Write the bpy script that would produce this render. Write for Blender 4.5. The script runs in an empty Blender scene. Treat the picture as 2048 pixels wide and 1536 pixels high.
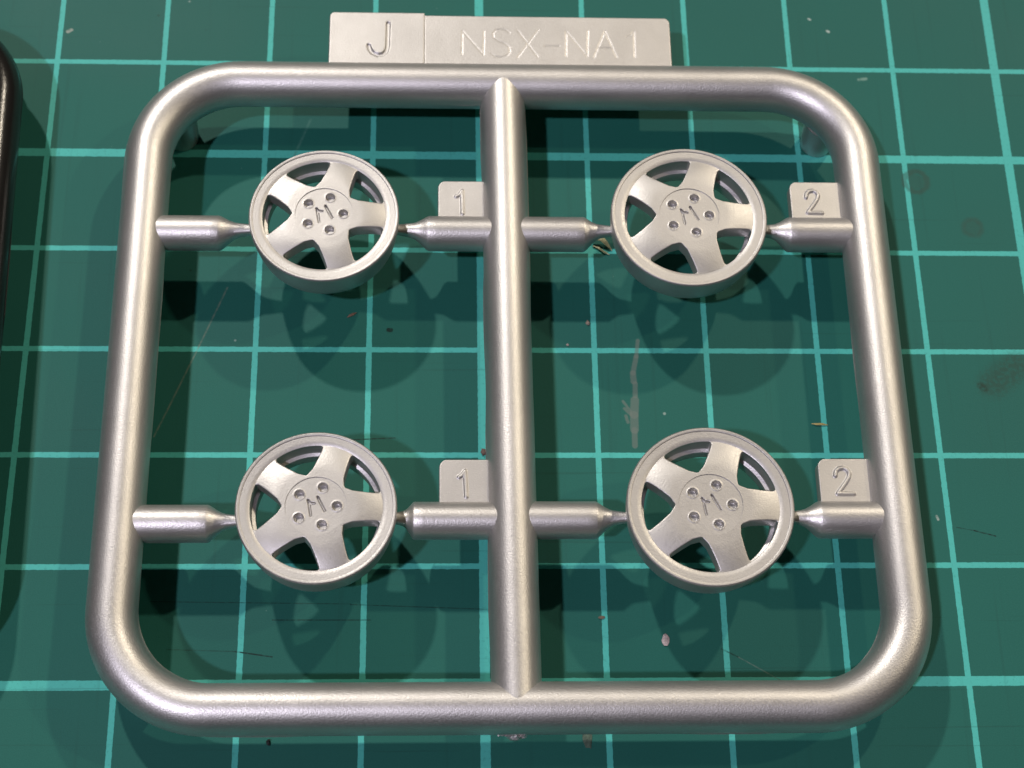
import bpy, bmesh, math, random
from mathutils import Vector, Matrix, noise
random.seed(4)
PI = math.pi
S = 0.001                                   # all measures below are millimetres
C = bpy.context.scene.collection
scene = bpy.context.scene

# ------------------------------------------------------------------ camera
cam = bpy.data.cameras.new('camera'); camo = bpy.data.objects.new('camera', cam); C.objects.link(camo)
rot = ((0.99902636, -0.00266003, -0.04403703), (-0.01530606, 0.91528271, -0.40252116), (0.04137705, 0.40280329, 0.91435084))
camo.matrix_world = Matrix([(*rot[0], 35.989*S), (*rot[1], -93.826*S), (*rot[2], 137.545*S), (0, 0, 0, 1)])
cam.sensor_width = 36.0; cam.lens = 36.0*3418.54/2048.0
cam.clip_start = 0.005; cam.clip_end = 20
cam.dof.use_dof = True; cam.dof.focus_distance = 0.1425; cam.dof.aperture_fstop = 58
scene.camera = camo

# ------------------------------------------------------------------ light: four room lamps above the work table
w = bpy.data.worlds.new('World'); scene.world = w; w.use_nodes = True
w.node_tree.nodes['Background'].inputs[0].default_value = (1.0, 0.93, 0.85, 1)
w.node_tree.nodes['Background'].inputs[1].default_value = 0.005
H = 1.3
def lamp(name, dx, dy, col, e, r=0.028):
    l = bpy.data.lights.new(name, 'POINT'); l.color = col; l.energy = e; l.shadow_soft_size = r
    o = bpy.data.objects.new(name, l); C.objects.link(o); o.location = (0.042 + dx*H, -0.034 + dy*H, H)
lamp('cool_lamp_far',  -0.40, 0.81, (1.0, 0.94, 0.88), 56)
lamp('cool_lamp_near', -0.42, -0.40, (0.88, 0.83, 1.0), 44)
lamp('warm_lamp_side',  1.00, 0.26, (1.0, 0.86, 0.64), 17)
lamp('warm_lamp_far',   0.61, 0.80, (1.0, 0.88, 0.70), 38)
scene.view_settings.view_transform = 'Standard'
scene.view_settings.look = 'None'
scene.view_settings.exposure = 0.0
scene.view_settings.gamma = 1.0

# ------------------------------------------------------------------ node helper
class NT:
    def __init__(s, name):
        s.m = bpy.data.materials.new(name); s.m.use_nodes = True; s.t = s.m.node_tree
        s.b = s.t.nodes['Principled BSDF']
    def n(s, typ, **kw):
        x = s.t.nodes.new(typ)
        for k, v in kw.items(): setattr(x, k, v)
        return x
    def put(s, sock, v):
        if hasattr(v, 'is_linked') or hasattr(v, 'links'): s.t.links.new(v, sock)
        else: sock.default_value = v
    def math(s, op, a, b=None, c=None, clamp=False):
        x = s.n('ShaderNodeMath', operation=op, use_clamp=clamp)
        s.put(x.inputs[0], a)
        if b is not None: s.put(x.inputs[1], b)
        if c is not None: s.put(x.inputs[2], c)
        return x.outputs[0]
    def noise(s, vec, scale, detail=2.0, rough=0.5):
        x = s.n('ShaderNodeTexNoise'); s.put(x.inputs['Vector'], vec)
        x.inputs['Scale'].default_value = scale; x.inputs['Detail'].default_value = detail; x.inputs['Roughness'].default_value = rough
        return x.outputs['Fac']
    def step(s, v, lo, hi, a=0.0, b=1.0):
        x = s.n('ShaderNodeMapRange', interpolation_type='SMOOTHSTEP'); s.put(x.inputs[0], v)
        x.inputs[1].default_value = lo; x.inputs[2].default_value = hi; x.inputs[3].default_value = a; x.inputs[4].default_value = b
        return x.outputs[0]
    def mix(s, fac, a, b, blend='MIX'):
        x = s.n('ShaderNodeMix', data_type='RGBA', blend_type=blend)
        s.put(x.inputs[0], fac); s.put(x.inputs[6], a); s.put(x.inputs[7], b)
        return x.outputs[2]
    def bump(s, h, strength, dist, normal=None):
        x = s.n('ShaderNodeBump'); x.inputs['Strength'].default_value = strength; x.inputs['Distance'].default_value = dist
        s.put(x.inputs['Height'], h)
        if normal is not None: s.put(x.inputs['Normal'], normal)
        return x.outputs[0]
    def mm(s):
        tc = s.n('ShaderNodeTexCoord'); x = s.n('ShaderNodeVectorMath', operation='SCALE')
        s.put(x.inputs[0], tc.outputs['Object']); x.inputs[3].default_value = 1000.0
        return x.outputs[0]

def mat_plastic(name, col, metallic, rough, grain=1.0, fleck=True):
    k = NT(name); p = k.mm()
    n1 = k.noise(p, 7.5, 2.0, 0.6); n2 = k.noise(p, 0.22, 3.0); n3 = k.noise(p, 14.0, 1.0)
    base = k.mix(k.step(n2, 0.3, 0.7), (*[c*0.95 for c in col], 1), (*[min(1, c*1.04) for c in col], 1))
    if fleck:
        base = k.mix(k.step(n3, 0.62, 0.74, 0, 0.5), base, (*[min(1, c*1.35) for c in col], 1))
    k.put(k.b.inputs['Base Color'], base)
    k.b.inputs['Metallic'].default_value = metallic
    k.put(k.b.inputs['Roughness'], k.step(n1, 0.25, 0.75, rough - 0.04, rough + 0.05))
    k.put(k.b.inputs['Normal'], k.bump(n1, 0.42*grain, 0.00006))
    return k.m
SILVER = mat_plastic('silver_plastic', (0.585, 0.568, 0.547), 0.91, 0.44, 0.75)
SATIN = mat_plastic('silver_plastic_smooth', (0.51, 0.495, 0.475), 0.86, 0.455, 0.5)
BLACK = mat_plastic('black_plastic', (0.012, 0.011, 0.010), 0.0, 0.22, 0.4, False)

# ------------------------------------------------------------------ cutting mat material (printed grid, cuts, stains and dust)
def mat_green():
    k = NT('cutting_mat_green'); p = k.mm()
    jit = k.n('ShaderNodeTexNoise'); k.put(jit.inputs['Vector'], p); jit.inputs['Scale'].default_value = 2.2; jit.inputs['Detail'].default_value = 2
    sub = k.n('ShaderNodeVectorMath', operation='MULTIPLY_ADD'); k.put(sub.inputs[0], jit.outputs['Color'])
    sub.inputs[1].default_value = (0.10, 0.10, 0); k.put(sub.inputs[2], p)
    sx = k.n('ShaderNodeSeparateXYZ'); k.put(sx.inputs[0], sub.outputs[0])
    x = k.math('SUBTRACT', sx.outputs[0], 0.05); y = k.math('SUBTRACT', sx.outputs[1], 0.05)
    def lines(c, phase):
        thin = k.step(k.math('PINGPONG', c, 5.0), 0.220, 0.270, 1, 0)
        thick = k.step(k.math('PINGPONG', k.math('SUBTRACT', c, phase), 25.0), 0.385, 0.435, 1, 0)
        return k.math('MAXIMUM', thin, thick)
    grid = k.math('MAXIMUM', lines(x, 40.0), lines(y, -10.0))
    wear = k.noise(p, 3.5, 3.0)
    grid = k.math('MULTIPLY', grid, k.step(wear, 0.24, 0.46, 0.74, 1.0))
    big = k.noise(p, 0.035, 3.0); fine = k.noise(p, 9.0, 2.0)
    green = k.mix(k.step(big, 0.3, 0.7), (0.010, 0.104, 0.082, 1), (0.013, 0.119, 0.093, 1))
    green = k.mix(k.step(fine, 0.25, 0.75, 0, 0.38), green, (0.019, 0.142, 0.113, 1))
    col = k.mix(grid, green, (0.075, 0.46, 0.40, 1))
    # tool for single marks: a stroke from a to b (mm), half width, softness, colour, strength
    hsum = None
    def seg(a, b, hw, soft, colour, amt, rag=0.0, patchy=True):
        nonlocal col
        d = (b[0]-a[0], b[1]-a[1]); L2 = d[0]**2 + d[1]**2
        s0 = k.n('ShaderNodeSeparateXYZ'); k.put(s0.inputs[0], p)
        px = k.math('SUBTRACT', s0.outputs[0], a[0]); py = k.math('SUBTRACT', s0.outputs[1], a[1])
        t = k.math('DIVIDE', k.math('MULTIPLY_ADD', px, d[0], k.math('MULTIPLY', py, d[1])), L2, clamp=True)
        ex = k.math('SUBTRACT', px, k.math('MULTIPLY', t, d[0])); ey = k.math('SUBTRACT', py, k.math('MULTIPLY', t, d[1]))
        dist = k.math('SQRT', k.math('MULTIPLY_ADD', ex, ex, k.math('MULTIPLY', ey, ey)))
        if rag: dist = k.math('MULTIPLY_ADD', k.math('SUBTRACT', k.noise(p, 4.0, 4.0, 0.7), 0.5), rag, dist)
        m = k.step(dist, hw, hw + soft, amt, 0)
        if patchy: m = k.math('MULTIPLY', m, k.step(k.noise(p, 2.6, 2.0), 0.3, 0.6, 0.35, 1.0))
        col = k.mix(m, col, (*colour, 1))
    pale = (0.16, 0.22, 0.19); dark = (0.004, 0.018, 0.015)
    for a, b in (((17.25, -23.9), (15.1, -29.6)), ((15.1, -29.6), (12.9, -35.3)), ((12.9, -35.3), (11.7, -38.3))):
        seg(a, b, 0.03, 0.09, (0.16, 0.20, 0.15), 0.55)
    seg((24.1, -6.2), (22.7, -10.2), 0.05, 0.12, (0.07, 0.20, 0.16), 0.5)
    seg((19.6, -57.25), (22.6, -57.7), 0.03, 0.06, dark, 0.95); seg((14.0, -57.05), (19.6, -57.25), 0.01, 0.06, dark, 0.6)
    seg((12.4, -53.0), (28.9, -53.25), 0.01, 0.05, dark, 0.75); seg((28.9, -53.3), (40.5, -53.75), 0.01, 0.06, dark, 0.7)
    seg((22.5, -54.6), (30.6, -54.63), 0.015, 0.06, dark, 0.85); seg((28.0, -38.62), (32.4, -38.4), 0.02, 0.06, dark, 0.9)
    seg((59.6, -57.2), (61.0, -57.9), 0.02, 0.07, dark, 0.8); seg((61.0, -57.9), (64.4, -59.9), 0.02, 0.06, (0.13, 0.2, 0.17), 0.6)
    seg((80.6, -46.6), (82.3, -46.95), 0.01, 0.06, dark, 0.7); seg((82.1, -46.9), (83.9, -47.4), 0.03, 0.06, dark, 0.95)
    seg((70.0, 2.2), (70.3, -3.0), 0.01, 0.05, dark, 0.3)
    smear = (0.21, 0.25, 0.22)
    for a, b, hw in (((53.92, -29.0), (53.7, -30.6), 0.10), ((53.7, -30.6), (53.35, -32.2), 0.15), ((53.35, -32.2), (53.38, -33.0), 0.20), ((53.5, -33.2), (53.45, -34.4), 0.15),
                     ((53.40, -34.8), (53.28, -36.2), 0.30), ((53.28, -36.2), (53.25, -37.6), 0.30), ((53.25, -37.6), (53.22, -39.1), 0.18), ((52.35, -34.9), (53.0, -35.9), 0.05),
                     ((52.45, -35.6), (53.0, -36.2), 0.06), ((52.55, -36.3), (52.7, -36.9), 0.07)):
        seg(a, b, hw, 0.14, (0.14, 0.18, 0.155), 0.60, 0.12, False)
    def ring(cx, cy, r, hw, amt):
        nonlocal col
        s0 = k.n('ShaderNodeVectorMath', operation='DISTANCE'); k.put(s0.inputs[0], p); s0.inputs[1].default_value = (cx, cy, 0)
        d = k.math('ABSOLUTE', k.math('SUBTRACT', s0.outputs['Value'], r))
        d = k.math('MULTIPLY_ADD', k.math('SUBTRACT', k.noise(p, 1.4, 3.0), 0.5), 0.5, d)
        col = k.mix(k.step(d, hw, hw + 0.30, amt, 0), col, (0.030, 0.062, 0.045, 1))
    ring(80.9, -12.4, 1.1, 0.10, 0.55); ring(80.9, -12.4, 0.0, 0.7, 0.30); ring(85.7, -17.3, 0.9, 0.05, 0.35); ring(85.7, -17.3, 0, 0.7, 0.3)
    seg((85.6, -33.1), (88.0, -31.3), 0.5, 1.5, (0.022, 0.042, 0.028), 0.5, 1.8); seg((84.4, -33.3), (84.7, -33.6), 0.12, 0.4, (0.014, 0.022, 0.012), 0.6, 0.3)
    seg((79.0, -45.6), (79.1, -45.9), 0.05, 0.10, (0.5, 0.55, 0.5), 0.7); seg((1.0, 3.6), (0.7, 3.4), 0.12, 0.12, (0.38, 0.42, 0.36), 0.7)
    seg((72.3, 5.9), (72.45, 5.8), 0.06, 0.1, (0.4, 0.5, 0.45), 0.8); seg((74.0, 4.5), (74.15, 4.4), 0.08, 0.1, (0.45, 0.55, 0.5), 0.8)
    seg((76.6, -1.1), (77.3, -1.0), 0.05, 0.2, (0.25, 0.4, 0.33), 0.6); seg((31.7, -28.06), (31.9, -28.06), 0.16, 0.10, (0.004, 0.012, 0.010), 0.9)
    # random dust: bright specks in a few cells
    for sc, th, c, amt in ((0.16, 0.16, (0.36, 0.46, 0.41), 0.6), (0.21, 0.16, (0.008, 0.035, 0.027), 0.6), (0.5, 0.055, (0.16, 0.30, 0.25), 0.5)):
        v = k.n('ShaderNodeTexVoronoi'); k.put(v.inputs['Vector'], p); v.inputs['Scale'].default_value = sc
        rnd = k.n('ShaderNodeSeparateColor'); k.put(rnd.inputs[0], v.outputs['Color'])
        m = k.math('MULTIPLY', k.step(k.math('DIVIDE', v.outputs['Distance'], sc), th*0.6, th*1.2, amt, 0), k.step(rnd.outputs[0], 0.72, 0.76))
        col = k.mix(m, col, (*c, 1))
    # faint hair scratches
    st = k.n('ShaderNodeMapping'); k.put(st.inputs[0], p); st.inputs['Rotation'].default_value = (0, 0, 0.06); st.inputs['Scale'].default_value = (0.03, 2.4, 1)
    h1 = k.noise(st.outputs[0], 1.0, 3.0, 0.7)
    st2 = k.n('ShaderNodeMapping'); k.put(st2.inputs[0], p); st2.inputs['Rotation'].default_value = (0, 0, -0.05); st2.inputs['Scale'].default_value = (1.3, 0.035, 1)
    h2 = k.noise(st2.outputs[0], 1.0, 2.0, 0.6)
    col = k.mix(k.step(h1, 0.64, 0.70, 0, 0.24), col, (0.008, 0.045, 0.035, 1))
    col = k.mix(k.step(h2, 0.60, 0.74, 0, 0.14), col, (0.010, 0.050, 0.042, 1))
    k.put(k.b.inputs['Base Color'], col)
    k.put(k.b.inputs['Roughness'], k.step(big, 0.3, 0.7, 0.52, 0.62))
    k.b.inputs['Specular IOR Level'].default_value = 0.22
    relief = k.math('MULTIPLY_ADD', grid, 0.6, fine)
    k.put(k.b.inputs['Normal'], k.bump(relief, 0.22, 0.00004))
    return k.m

def plain(name, col, rough=0.6, metallic=0.0, sc=6.0, var=0.25):
    k = NT(name); p = k.mm(); f = k.noise(p, sc, 3.0)
    k.put(k.b.inputs['Base Color'], k.mix(k.step(f, 0.3, 0.7), (*[c*(1-var) for c in col], 1), (*[min(1, c*(1+var)) for c in col], 1)))
    k.b.inputs['Roughness'].default_value = rough; k.b.inputs['Metallic'].default_value = metallic
    return k.m

# ------------------------------------------------------------------ mesh helpers (mm in, metres out)
def mesh(name, verts, faces, sharp=35):
    m = bpy.data.meshes.new(name)
    m.from_pydata([(v[0]*S, v[1]*S, v[2]*S) for v in verts], [], faces)
    bm = bmesh.new(); bm.from_mesh(m); bmesh.ops.recalc_face_normals(bm, faces=bm.faces); bm.to_mesh(m); bm.free()
    m.polygons.foreach_set('use_smooth', [True]*len(m.polygons))
    if sharp: m.set_sharp_from_angle(angle=math.radians(sharp))
    return m
def obj(name, me, mat, parent=None, loc=(0, 0, 0)):
    o = bpy.data.objects.new(name, me); C.objects.link(o)
    if mat and not me.materials: me.materials.append(mat)
    o.location = [c*S for c in loc]
    if parent: o.parent = parent
    return o
def thing(name, label, cat, loc=(0, 0, 0), rotz=0):
    o = bpy.data.objects.new(name, None); C.objects.link(o); o.location = [c*S for c in loc]; o.rotation_euler[2] = rotz
    o.empty_display_size = 0.005
    o['label'] = label; o['category'] = cat
    return o
def tag(o, label, cat, group=None):
    o['label'] = label; o['category'] = cat
    if group: o['group'] = group
    return o
def grid_faces(nu, nv, closed_u=False, closed_v=False, off=0):
    f = []
    for i in range(nu if closed_u else nu-1):
        for j in range(nv if closed_v else nv-1):
            f.append((off+i*nv+j, off+((i+1) % nu)*nv+j, off+((i+1) % nu)*nv+(j+1) % nv, off+i*nv+(j+1) % nv))
    return f
def sweep(path, r, closed=True, seg=40, fin=0.10):
    """round tube along a flat path, with a thin uneven parting ridge on both sides"""
    angs = []
    for i in range(seg):
        if i in (0, seg//2):
            c = 2*PI*i/seg; angs += [(c-0.045, 0), (c, 1), (c+0.045, 0)]
        else: angs.append((2*PI*i/seg, 0))
    n = len(path); V = []; m = len(angs)
    for i, P in enumerate(path):
        a = path[(i-1) % n] if (closed or i > 0) else P; b = path[(i+1) % n] if (closed or i < n-1) else P
        t = (Vector(b) - Vector(a)).normalized(); nrm = Vector((t.y, -t.x, 0))
        for q, (g, f) in enumerate(angs):
            rr = r
            if f: rr += fin*max(0.0, min(1.0, 0.25 + 2.2*noise.noise(Vector((P[0]*0.11, P[1]*0.11, 3.1 + q)))))
            V.append((P[0]+nrm.x*rr*math.cos(g), P[1]+nrm.y*rr*math.cos(g), P[2]+rr*math.sin(g)))
    F = grid_faces(n, m, closed, True)
    if not closed:
        F += [tuple(range(m)), tuple(range((n-1)*m, n*m))]
    return V, F
def rounded_path(x0, x1, y0, y1, R, z, step=1.5, arc=22):
    P = []
    for (cx, cy, a0) in ((x1-R, y1-R, 0), (x0+R, y1-R, 90), (x0+R, y0+R, 180), (x1-R, y0+R, 270)):
        for i in range(arc+1):
            a = math.radians(a0 + 90*i/arc); P.append((cx+R*math.cos(a), cy+R*math.sin(a), z))
    out = []
    for i, p in enumerate(P):
        q = P[(i+1) % len(P)]; d = math.dist(p, q); k = max(1, int(d/step))
        for j in range(k): out.append(tuple(p[c]+(q[c]-p[c])*j/k for c in range(3)))
    return out
def lathe(prof, seg=128, axis='z', closed=True):
    """prof: list of (radius, height)"""
    V = []
    for i in range(seg):
        a = 2*PI*i/seg
        for r, h in prof:
            V.append((r*math.cos(a), r*math.sin(a), h) if axis == 'z' else (h, r*math.cos(a), r*math.sin(a)))
    return V, grid_faces(seg, len(prof), True, closed)

def seg_dist(px, py, strokes):
    best = 9e9
    for st in strokes:
        for (ax, ay), (bx, by) in zip(st, st[1:]):
            dx, dy = bx-ax, by-ay; L = dx*dx+dy*dy or 1e-9
            t = max(0, min(1, ((px-ax)*dx+(py-ay)*dy)/L))
            d = (px-ax-t*dx)**2 + (py-ay-t*dy)**2
            if d < best: best = d
    return math.sqrt(best)
def sm(t):
    t = max(0.0, min(1.0, t)); return t*t*(3-2*t)
def plate(x0, x1, y0, y1, corners, ztop, thick, strokes, amp, hw, edge, res, box=None, bev=0.10, wob=0.0):
    """flat tag with lettering cut or raised; corners = radii (left-top, right-top)"""
    nx = int((x1-x0)/res)+1; ny = int((y1-y0)/res)+1; V = []
    rl, rr = corners
    for j in range(ny):
        y = y0 + (y1-y0)*j/(ny-1)
        xl, xr = x0, x1
        if rl and y > y1-rl: xl = x0 + rl - math.sqrt(max(0, rl*rl-(y-(y1-rl))**2))
        if rr and y > y1-rr: xr = x1 - rr + math.sqrt(max(0, rr*rr-(y-(y1-rr))**2))
        for i in range(nx):
            x = xl + (xr-xl)*i/(nx-1)
            z = ztop
            de = min(x-xl, xr-x, y-y0+0.3, y1-y)
            if de < bev: z -= bev*(1-math.sqrt(max(0, 1-(1-de/bev)**2)))*0.8
            z += wob*noise.noise(Vector((x*0.9, y*0.9, 1.7)))
            if strokes and (box is None or (box[0] < x < box[1] and box[2] < y < box[3])):
                d = seg_dist(x, y, strokes)
                if d < hw+edge: z += amp*(1-sm((d-hw)/edge))
            V.append((x, y, z))
    F = grid_faces(ny, nx)
    rim = [i for i in range(nx)] + [j*nx+nx-1 for j in range(1, ny)] + [(ny-1)*nx+i for i in range(nx-2, -1, -1)] + [j*nx for j in range(ny-2, 0, -1)]
    o = len(V)
    for i in rim: V.append((V[i][0], V[i][1], ztop-thick))
    for a in range(len(rim)):
        b = (a+1) % len(rim); F.append((rim[a], rim[b], o+b, o+a))
    F.append(tuple(range(o, o+len(rim))))
    return V, F

# ================================================================== SETTING: the green cutting mat
Vm, Fm = [], []
mx0, mx1, my0, my1, tz = -190, 260, -190, 130, -3.0
bm = bmesh.new()
def rr_ring(z, inset=0.0):
    return [bm.verts.new((p[0]*S, p[1]*S, z*S)) for p in rounded_path(mx0+inset, mx1-inset, my0+inset, my1-inset, 6, 0, 1000, 8)]
r0, r1, r2 = rr_ring(tz), rr_ring(-0.3), rr_ring(0.0, 0.3)
for A, B in ((r0, r1), (r1, r2)):
    for i in range(len(A)): bm.faces.new((A[i], A[(i+1) % len(A)], B[(i+1) % len(A)], B[i]))
bm.faces.new(r2); bm.faces.new(list(reversed(r0)))
me = bpy.data.meshes.new('cutting_mat'); bm.to_mesh(me); bm.free()
mat = obj('cutting_mat', me, mat_green())
tag(mat, 'dark green cutting mat printed with a pale turquoise square grid', 'cutting mat')

# ================================================================== THE SILVER SPRUE
ZC, RT = 5.1, 2.05
XL, XR, YT, YB = 10.32, 73.95, -5.72, -63.22
spr = thing('model_kit_sprue', 'silver plastic sprue frame holding four small five-spoke wheels', 'model kit sprue', (42.1, -34.5, 0))
OX, OY = 42.1, -34.5
def part(name, VF, sharp=35, parent=None, mat=SILVER, mesh_name=None):
    V, F = VF
    return obj(name, mesh(mesh_name or name, [(v[0]-OX, v[1]-OY, v[2]) for v in V], F, sharp), mat, parent or spr)
part('frame', sweep(rounded_path(XL, XR, YB, YT, 8.0, ZC), RT), 50)
part('crossbar', sweep([(41.93+(42.32-41.93)*t/30, YT-0.05+(YB+0.1-YT)*t/30, ZC+0.03) for t in range(31)], 2.0, False), 50)

# feet under the corners
def foot(x, y):
    V, F = lathe([(0, 0), (1.35, 0), (1.5, 0.12), (1.62, 1.5), (1.72, 3.9), (0, 3.9)], 40, closed=False)
    return [(v[0]+x, v[1]+y, v[2]) for v in V], F
for x, y in ((12.3, -8.35), (71.75, -8.4), (12.75, -60.8), (71.5, -60.8)):
    part('foot', foot(x, y))

# short runners with their gates that reach the wheels
def runner(x_in, x_out, y, xg, xw, zc=ZC, r=1.55):
    """x_in: buried end in a tube, x_out: end of the full cylinder, xw: wheel side; the end leans up into the gate"""
    g = xw - x_out
    sec = [(x_in, 0.02, 0)] + [(x_in + (x_out-x_in)*i/9, r, 0) for i in range(10)]
    sec += [(x_out+g*f, rr, zo) for f, rr, zo in ((0.04, 1.53, 0.0), (0.10, 1.45, 0.03), (0.20, 1.25, 0.12), (0.33, 0.98, 0.28), (0.47, 0.75, 0.44), (0.62, 0.60, 0.56), (0.76, 0.50, 0.62), (0.80, 0.25, 0.62))]
    n = 40; V = []
    for x, rr, zo in sec:
        for k_ in range(n):
            a_ = 2*PI*k_/n; V.append((x, y+rr*math.cos(a_), zc+zo+rr*math.sin(a_)))
    return V, grid_faces(len(sec), n, False, True) + [tuple(range(n)), tuple(range((len(sec)-1)*n, len(sec)*n))]
def gate(x_a, x_b, y):
    V = []; n = 12; m = 20
    for i in range(n):
        f = i/(n-1); x = x_a + (x_b-x_a)*f; e = min(1, f*1.15)
        ry = 0.70-0.27*e; rz = 0.66-0.24*e; zc = ZC+0.50+0.16*e
        for k_ in range(m):
            a_ = 2*PI*k_/m; c, d = math.cos(a_), math.sin(a_)
            V.append((x, y+ry*math.copysign(abs(c)**0.7, c), zc+rz*math.copysign(abs(d)**0.7, d)))
    return V, grid_faces(n, m, False, True) + [tuple(range(m)), tuple(range((n-1)*m, n*m))]
WHEELS = [(26.26, -21.00, 6.45), (57.86, -20.90, 6.82), (26.40, -47.65, 6.45), (58.09, -47.55, 6.82)]
RUN = [(11.0, 16.9, -21.2, 17.5, 19.95), (41.5, 35.35, -21.1, 34.65, 32.6),
       (42.5, 48.85, -21.1, 49.5, 51.2), (73.5, 67.2, -20.98, 66.5, 64.5),
       (11.0, 17.4, -48.0, 18.0, 20.1), (41.5, 34.2, -47.75, 33.5, 32.7),
       (42.5, 49.0, -47.72, 49.6, 51.4), (73.5, 67.6, -47.70, 66.9, 64.8)]
for x_in, x_out, y, xg, xw in RUN:
    s = 1 if x_out > x_in else -1
    ro = part('stub_runner', runner(x_in, x_out, y, xg, xw))
    part('gate', gate(x_out+(xw-x_out)*0.30, xw+s*0.3, y), 30, ro)

# number tabs and the name plate
def shift(sts, dx=0.0, dy=0.0): return [[(x+dx, y+dy) for x, y in st] for st in sts]
two_b = [[(69.12, -44.0), (69.2, -43.62), (69.45, -43.38), (69.85, -43.30), (70.16, -43.46), (70.32, -43.78), (70.24, -44.15), (69.95, -44.6), (69.2, -45.58), (70.53, -45.60)]]
two_a = [[(68.94, -17.46), (69.0, -17.1), (69.22, -16.84), (69.62, -16.74), (69.93, -16.92), (70.04, -17.25), (69.92, -17.62), (69.62, -18.1), (68.97, -19.0), (70.26, -19.02)]]
one_a = [[(37.66, -17.6), (37.95, -17.45), (38.2, -17.05), (38.23, -19.32)]]
one_b = [[(37.84, -44.12), (38.1, -43.98), (38.34, -43.6), (38.44, -45.83)]]
ZT = 5.6
for (x0, x1, y0, y1, st) in ((36.05, 40.75, -20.1, -16.02, one_a), (67.5, 72.6, -19.95, -15.84, two_a),
                             (36.2, 40.75, -46.7, -42.56, one_b), (67.72, 72.6, -46.6, -42.46, two_b)):
    amp = 0.16 if st in (two_a, two_b) else 0.10
    part('number_tab', plate(x0, x1, y0, y1, (0.75, 0), ZT, 1.1, st, amp, 0.07, 0.14, 0.05, wob=0.004), 60, None, SATIN)
Jst = [[(31.42, 0.70), (31.40, -1.85), (31.28, -2.38), (30.98, -2.72), (30.52, -2.82), (30.05, -2.58), (29.78, -2.22), (29.66, -1.78)]]
part('letter_plate', plate(26.0, 34.80, -5.0, 1.93, (0.55, 0.06), 5.72, 1.5, Jst, -0.16, 0.11, 0.12, 0.06, wob=0.004), 60, None, SATIN)
NSX = [[(38.24, -2.63), (38.28, 0.0), (40.22, -2.65), (40.30, 0.0)],
       [(42.66, -0.16), (42.35, 0.14), (41.9, 0.24), (41.4, 0.12), (41.12, -0.25), (41.2, -0.72), (41.6, -1.05), (42.2, -1.35), (42.6, -1.75), (42.66, -2.3), (42.35, -2.72), (41.85, -2.88), (41.3, -2.78), (40.92, -2.45)],
       [(43.37, 0.18), (45.25, -2.83)], [(45.36, 0.21), (43.36, -2.88)], [(45.94, -1.57), (47.26, -1.57)],
       [(47.85, -2.71), (47.93, 0.1), (49.82, -2.69), (49.97, 0.13)],
       [(50.44, -2.78), (51.55, 0.15), (52.55, -2.76)], [(50.85, -1.72), (52.2, -1.71)],
       [(53.55, -0.45), (53.95, -0.25), (54.27, 0.14), (54.22, -2.72)]]
part('name_plate', plate(34.76, 57.65, -5.0, 1.70, (0.0, 0.62), 5.66, 1.4, NSX, -0.020, 0.025, 0.08, 0.055, (37.8, 54.7, -3.2, 0.6), wob=0.004), 60, None, SATIN)

# torn stub left by a cut gate on the near side of the frame
def lump(cx, cy, cz, rx, ry, rz, seed, jag=0.35, n=2):
    b = bmesh.new(); bmesh.ops.create_icosphere(b, subdivisions=n, radius=1.0)
    V = []
    for v in b.verts:
        d = 1 + jag*noise.noise(v.co*2.1 + Vector((seed, seed*1.7, 0))) + jag*0.6*noise.noise(v.co*5 + Vector((0, seed, seed)))
        V.append((cx+v.co.x*rx*d, cy+v.co.y*ry*d, cz+v.co.z*rz*d))
    F = [tuple(v.index for v in f.verts) for f in b.faces]; b.free()
    return V, F
part('cut_nub', lump(42.35, -65.05, 4.4, 0.95, 0.45, 0.6, 3.3, 0.8, 3), 10)
part('cut_nub', lump(41.1, -65.05, 4.3, 0.32, 0.22, 0.3, 8.1, 0.8, 2), 10)

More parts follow.
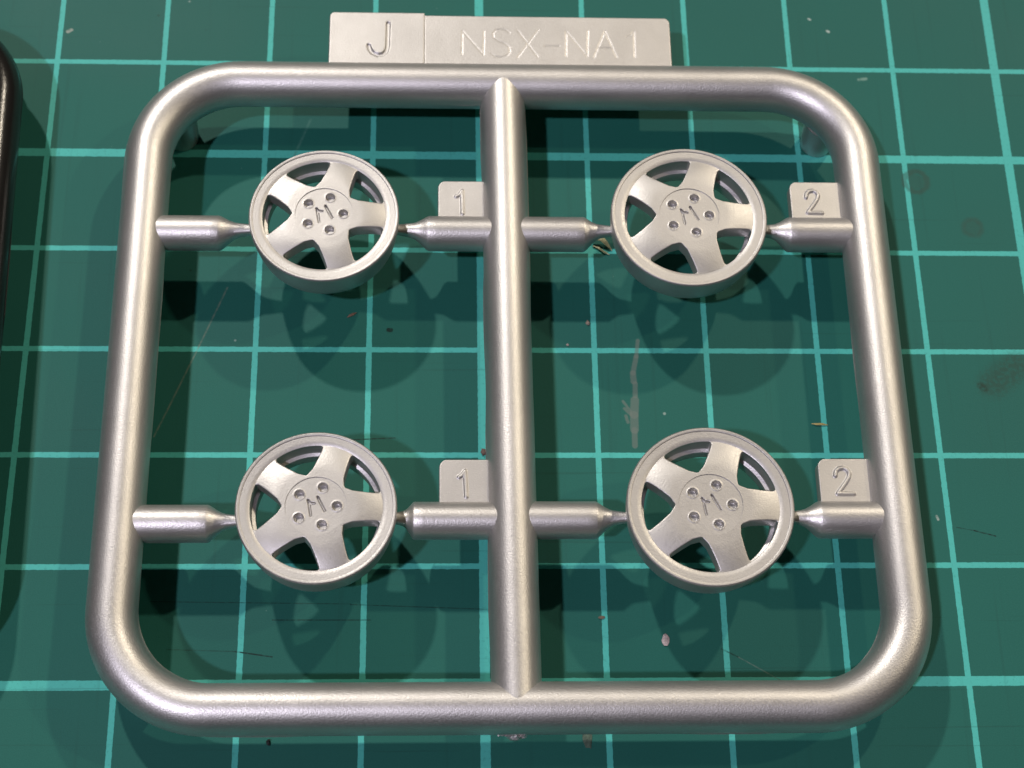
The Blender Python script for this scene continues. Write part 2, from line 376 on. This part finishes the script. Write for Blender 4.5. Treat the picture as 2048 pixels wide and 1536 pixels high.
# ------------------------------------------------------------------ wheels
def wheel_meshes(R):
    """rim, spoke and hub in a frame whose origin is the wheel axis and whose z=0 is the outer face"""
    q = R
    prof = [(0.816*q, -0.16), (0.819*q, -0.08), (0.826*q, -0.05), (0.88*q, -0.03), (0.9475*q, -0.01), (0.9515*q, 0.05), (0.957*q, 0.065),
            (0.984*q, 0.06), (0.994*q, 0.01), (1.0*q, -0.06), (1.0*q, -0.3), (0.992*q, -1.2), (0.965*q, -2.4), (0.945*q, -3.05), (0.93*q, -3.2), (0.80*q, -3.2),
            (0.772*q, -2.8), (0.765*q, -1.70), (0.770*q, -1.62), (0.80*q, -1.55), (0.812*q, -1.52), (0.822*q, -1.40), (0.820*q, -0.6)]
    V, F = lathe(prof, 144)
    rim = mesh('rim', V, F, 32)
    # spoke along +x
    def hwid(r):
        tab = [(0.37, 0.30), (0.42, 0.2475), (0.445, 0.232), (0.49, 0.207), (0.55, 0.200), (0.62, 0.193), (0.68, 0.189), (0.74, 0.187), (0.90, 0.190)]
        for (a, ya), (b, yb) in zip(tab, tab[1:]):
            if a <= r <= b: return ya + (yb-ya)*(r-a)/(b-a)
        return 0.190
    a36 = math.radians(36)
    def half(r):
        if r <= 0.425: return a36
        om = a36 - math.asin(min(0.99, hwid(r)/r))
        # rounded apex towards the hub
        e = (r-0.425)/0.065
        if e < 1: om = min(om, (a36-math.asin(hwid(0.49)/0.49))*math.sqrt(max(0, 1-(1-e)**2)))
        c = (r-0.775)/0.043
        if c > 0: om -= (1-math.sqrt(max(0, 1-min(1, c)**2)))*0.048
        return a36 - max(0, om)
    rs = [0.383, 0.3835, 0.395, 0.41, 0.425] + [0.425+0.065*(i/10)**1.8 for i in range(1, 11)] + [0.49+0.285*i/16 for i in range(1, 17)] + [0.775+0.043*math.sin(PI/2*i/8) for i in range(1, 9)] + [0.824]
    ts = [math.sin(PI/2*t) for t in [-1+2*i/26 for i in range(27)]]
    nv = len(ts); V = []
    def ztop(r):
        # hub height, then falling away to the rim
        u = (r-0.40)/(0.84-0.40)
        return 0.26 - 0.05*u - 0.40*max(0, u-0.2)**1.8
    for q_i, r in enumerate(rs):
        h = half(min(r, 0.818))
        for t in ts:
            z = ztop(r) - 0.05*(t*t)*sm((r-0.46)/0.25)*0.9
            if r > 0.42:
                de = (1-abs(t))*h*r*R
                om_w = (a36-h)*r*R
                bv = 0.08
                if de < bv: z -= (bv*(1-math.sqrt(max(0, 1-(1-de/bv)**2))))*min(1, om_w/0.15)
            if q_i == 0: z -= 0.12
            V.append((r*R*math.cos(t*h), r*R*math.sin(t*h), z))
    nu = len(rs); F = grid_faces(nu, nv); o = len(V)
    for r in rs:
        h = half(min(r, 0.818))
        for t in ts: V.append((r*R*math.cos(t*h), r*R*math.sin(t*h), ztop(r)-1.35))
    F += [tuple(reversed(f)) for f in grid_faces(nu, nv, off=o)]
    for i in range(nu-1):
        if rs[i] >= 0.4249:
            for j in (0, nv-1): F.append((i*nv+j, (i+1)*nv+j, o+(i+1)*nv+j, o+i*nv+j))
    for i in (0, nu-1):
        for j in range(nv-1): F.append((i*nv+j, i*nv+j+1, o+i*nv+j+1, o+i*nv+j))
    spoke = mesh('spoke', V, F, 50)
    # hub disc with five lug recesses and the cut emblem
    emb = [[(-0.100, 0.078), (-0.072, 0.042), (-0.022, 0.036)], [(-0.092, 0.062), (-0.060, -0.124)], [(0.018, 0.117), (0.110, -0.064)]]
    emb = [[(x*R, y*R) for x, y in s] for s in emb]
    lugs = [(0.258*R*math.cos(2*PI*i/5), 0.258*R*math.sin(2*PI*i/5)) for i in range(5)]
    V = [(0, 0, 0.19)]; NR, NA = 58, 200; Rh = 0.3832*R
    def hz(x, y):
        z = 0.19
        d = seg_dist(x, y, emb)
        if d < 0.30: z -= 0.24*(1-sm((d-0.045)/0.08))
        for lx, ly in lugs:
            d = math.hypot(x-lx, y-ly)
            if d < 0.6:
                z -= 0.42*(1-sm((d-0.32)/0.08)); z += 0.03*(1-sm(abs(d-0.44)/0.09))
        return z
    V[0] = (0, 0, hz(0, 0))
    for i in range(1, NR+1):
        r = Rh*i/NR
        for j in range(NA):
            a = 2*PI*j/NA; x, y = r*math.cos(a), r*math.sin(a); V.append((x, y, hz(x, y)))
    F = [(0, 1+j, 1+(j+1) % NA) for j in range(NA)]
    for i in range(NR-1):
        for j in range(NA):
            F.append((1+i*NA+j, 1+(i+1)*NA+j, 1+(i+1)*NA+(j+1) % NA, 1+i*NA+(j+1) % NA))
    o = len(V)
    for j in range(NA): V.append((Rh*math.cos(2*PI*j/NA), Rh*math.sin(2*PI*j/NA), -1.1))
    for j in range(NA): F.append((1+(NR-1)*NA+j, 1+(NR-1)*NA+(j+1) % NA, o+(j+1) % NA, o+j))
    F.append(tuple(range(o, o+NA)))
    hub = mesh('hub', V, F, 60)
    return rim, spoke, hub
ZF = 8.2
front = wheel_meshes(6.45); rear = wheel_meshes(6.82)
for (x, y, R) in WHEELS:
    rim, spoke, hub = front if R < 6.6 else rear
    wo = bpy.data.objects.new('wheel', None); C.objects.link(wo); wo.parent = spr; wo.empty_display_size = 0.003
    wo.location = ((x-OX)*S, (y-OY)*S, ZF*S)
    obj('rim', rim, SATIN, wo)
    for i in range(5):
        so = obj('spoke', spoke, SATIN, wo); so.rotation_euler[2] = 2*PI*i/5
    obj('hub', hub, SATIN, wo)

# ================================================================== BLACK SPRUE at the left edge
bs = thing('black_sprue', 'glossy black plastic sprue frame cut off by the left edge', 'model kit sprue', (-34.0, -30.0, 0), 0)
V, F = sweep(rounded_path(-64, -3.35, -60, 0.1, 8.0, ZC), 2.0)
a = math.radians(-1.6)
def turn(V):
    ca, sa = math.cos(-a), math.sin(-a); out = []
    for x, y, z in V:
        dx, dy = x+3.1, y+10
        out.append((-3.1+dx*ca-dy*sa+34.0, -10+dx*sa+dy*ca+30.0, z))
    return out
obj('frame', mesh('black_frame', turn(V), F, 50), BLACK, bs)
V, F = sweep([(-33.5, 0-60*t/20, ZC) for t in range(21)], 1.95, False)
obj('crossbar', mesh('black_crossbar', turn(V), F, 50), BLACK, bs)
for x, y in ((-5.2, -2.4), (-62, -2.4), (-62, -57.6), (-5.2, -57.6)):
    V, F = foot(x, y); obj('foot', mesh('black_foot', turn(V), F), BLACK, bs)

# ================================================================== LOOSE BITS ON THE MAT
def bit(name, label, cat, VF, mat_, sharp=30):
    V, F = VF
    cx = sum(v[0] for v in V)/len(V); cy = sum(v[1] for v in V)/len(V)
    o = obj(name, mesh(name, [(v[0]-cx, v[1]-cy, v[2]) for v in V], F, sharp), mat_, None, (cx, cy, 0))
    return tag(o, label, cat)
def strand(pts, rads, flat=0.5, seg=8):
    V = []; n = len(pts)
    for i, P in enumerate(pts):
        t = (Vector(pts[min(n-1, i+1)]) - Vector(pts[max(0, i-1)])).normalized(); s_ = t.cross(Vector((0, 0, 1))).normalized(); u = s_.cross(t)
        for k_ in range(seg):
            a_ = 2*PI*k_/seg; v = Vector(P) + s_*rads[i]*math.cos(a_) + u*rads[i]*flat*math.sin(a_); V.append(tuple(v))
    return V, grid_faces(n, seg, False, True) + [tuple(range(seg)), tuple(range((n-1)*seg, n*seg))]
gold = plain('golden_fibre', (0.42, 0.34, 0.12), 0.5); straw = plain('straw_flake', (0.50, 0.47, 0.28), 0.6)
bit('golden_sliver', 'tiny golden sliver lying across a grid line left of the right tube', 'sliver',
    strand([(68.85, -37.05, 0.10), (69.3, -37.10, 0.14), (69.8, -37.10, 0.14), (70.3, -37.16, 0.08)], [0.02, 0.10, 0.11, 0.03]), gold)
fl = strand([(50.15, -19.15, 0.25), (50.55, -18.98, 0.55), (51.0, -19.05, 0.65), (51.45, -19.45, 0.45), (51.95, -20.0, 0.12)], [0.03, 0.20, 0.26, 0.20, 0.04], 0.3)
bit('straw_curl', 'curled straw coloured shaving beneath the upper right wheel', 'shaving', fl, straw)
bit('straw_strip', 'narrow pale strip beside the curled shaving under the upper right wheel', 'shaving',
    strand([(50.2, -19.5, 0.1), (50.7, -19.75, 0.2), (51.2, -20.15, 0.2), (51.7, -20.4, 0.08)], [0.03, 0.10, 0.10, 0.03], 0.4), straw)
bit('orange_sliver', 'small dull orange sliver below the upper left wheel', 'sliver',
    strand([(28.0, -26.85, 0.06), (28.25, -26.7, 0.12), (28.55, -26.55, 0.12), (28.85, -26.36, 0.05)], [0.03, 0.12, 0.12, 0.02]), plain('orange_chip', (0.17, 0.105, 0.07), 0.6))
bit('pale_flake', 'pinkish white oval flake on the mat below the lower right wheel', 'flake', lump(54.97, -56.45, 0.08, 0.30, 0.55, 0.10, 2.2, 0.3), plain('pink_flake', (0.46, 0.38, 0.37), 0.7))
bit('brown_crumb', 'brown crumb on the mat against the crossbar above the lower tab marked 1', 'crumb', lump(40.1, -39.75, 0.18, 0.30, 0.32, 0.22, 5.2, 0.4), plain('brown_crumb', (0.14, 0.09, 0.07), 0.8))
bit('tan_crumb', 'tan crumb on a vertical grid line right of the crossbar', 'crumb', lump(49.5, -27.3, 0.08, 0.17, 0.22, 0.10, 6.1, 0.5), plain('tan_crumb', (0.26, 0.21, 0.17), 0.8))
bit('rust_crumb', 'small reddish crumb on the grid line near the bottom of the crossbar', 'crumb', lump(49.75, -54.5, 0.06, 0.30, 0.14, 0.08, 7.4, 0.5), plain('rust_crumb', (0.17, 0.13, 0.09), 0.8))
bit('black_grit', 'black grit lying below the bottom tube near its left corner', 'grit', lump(22.6, -64.72, 0.14, 0.16, 0.26, 0.16, 4.4, 0.4), plain('black_grit', (0.012, 0.016, 0.014), 0.7))
bit('dust_clump', 'brownish dust clump below the bottom tube right of the cut nub', 'dust', lump(48.2, -64.6, 0.06, 0.40, 0.75, 0.07, 9.4, 0.5), plain('dust_clump', (0.075, 0.11, 0.08), 0.9))
bit('white_speck', 'tiny white speck on the mat right of the crossbar between the wheels', 'speck', lump(47.62, -29.47, 0.05, 0.13, 0.13, 0.07, 1.4, 0.4), plain('white_speck', (0.34, 0.30, 0.27), 0.8))
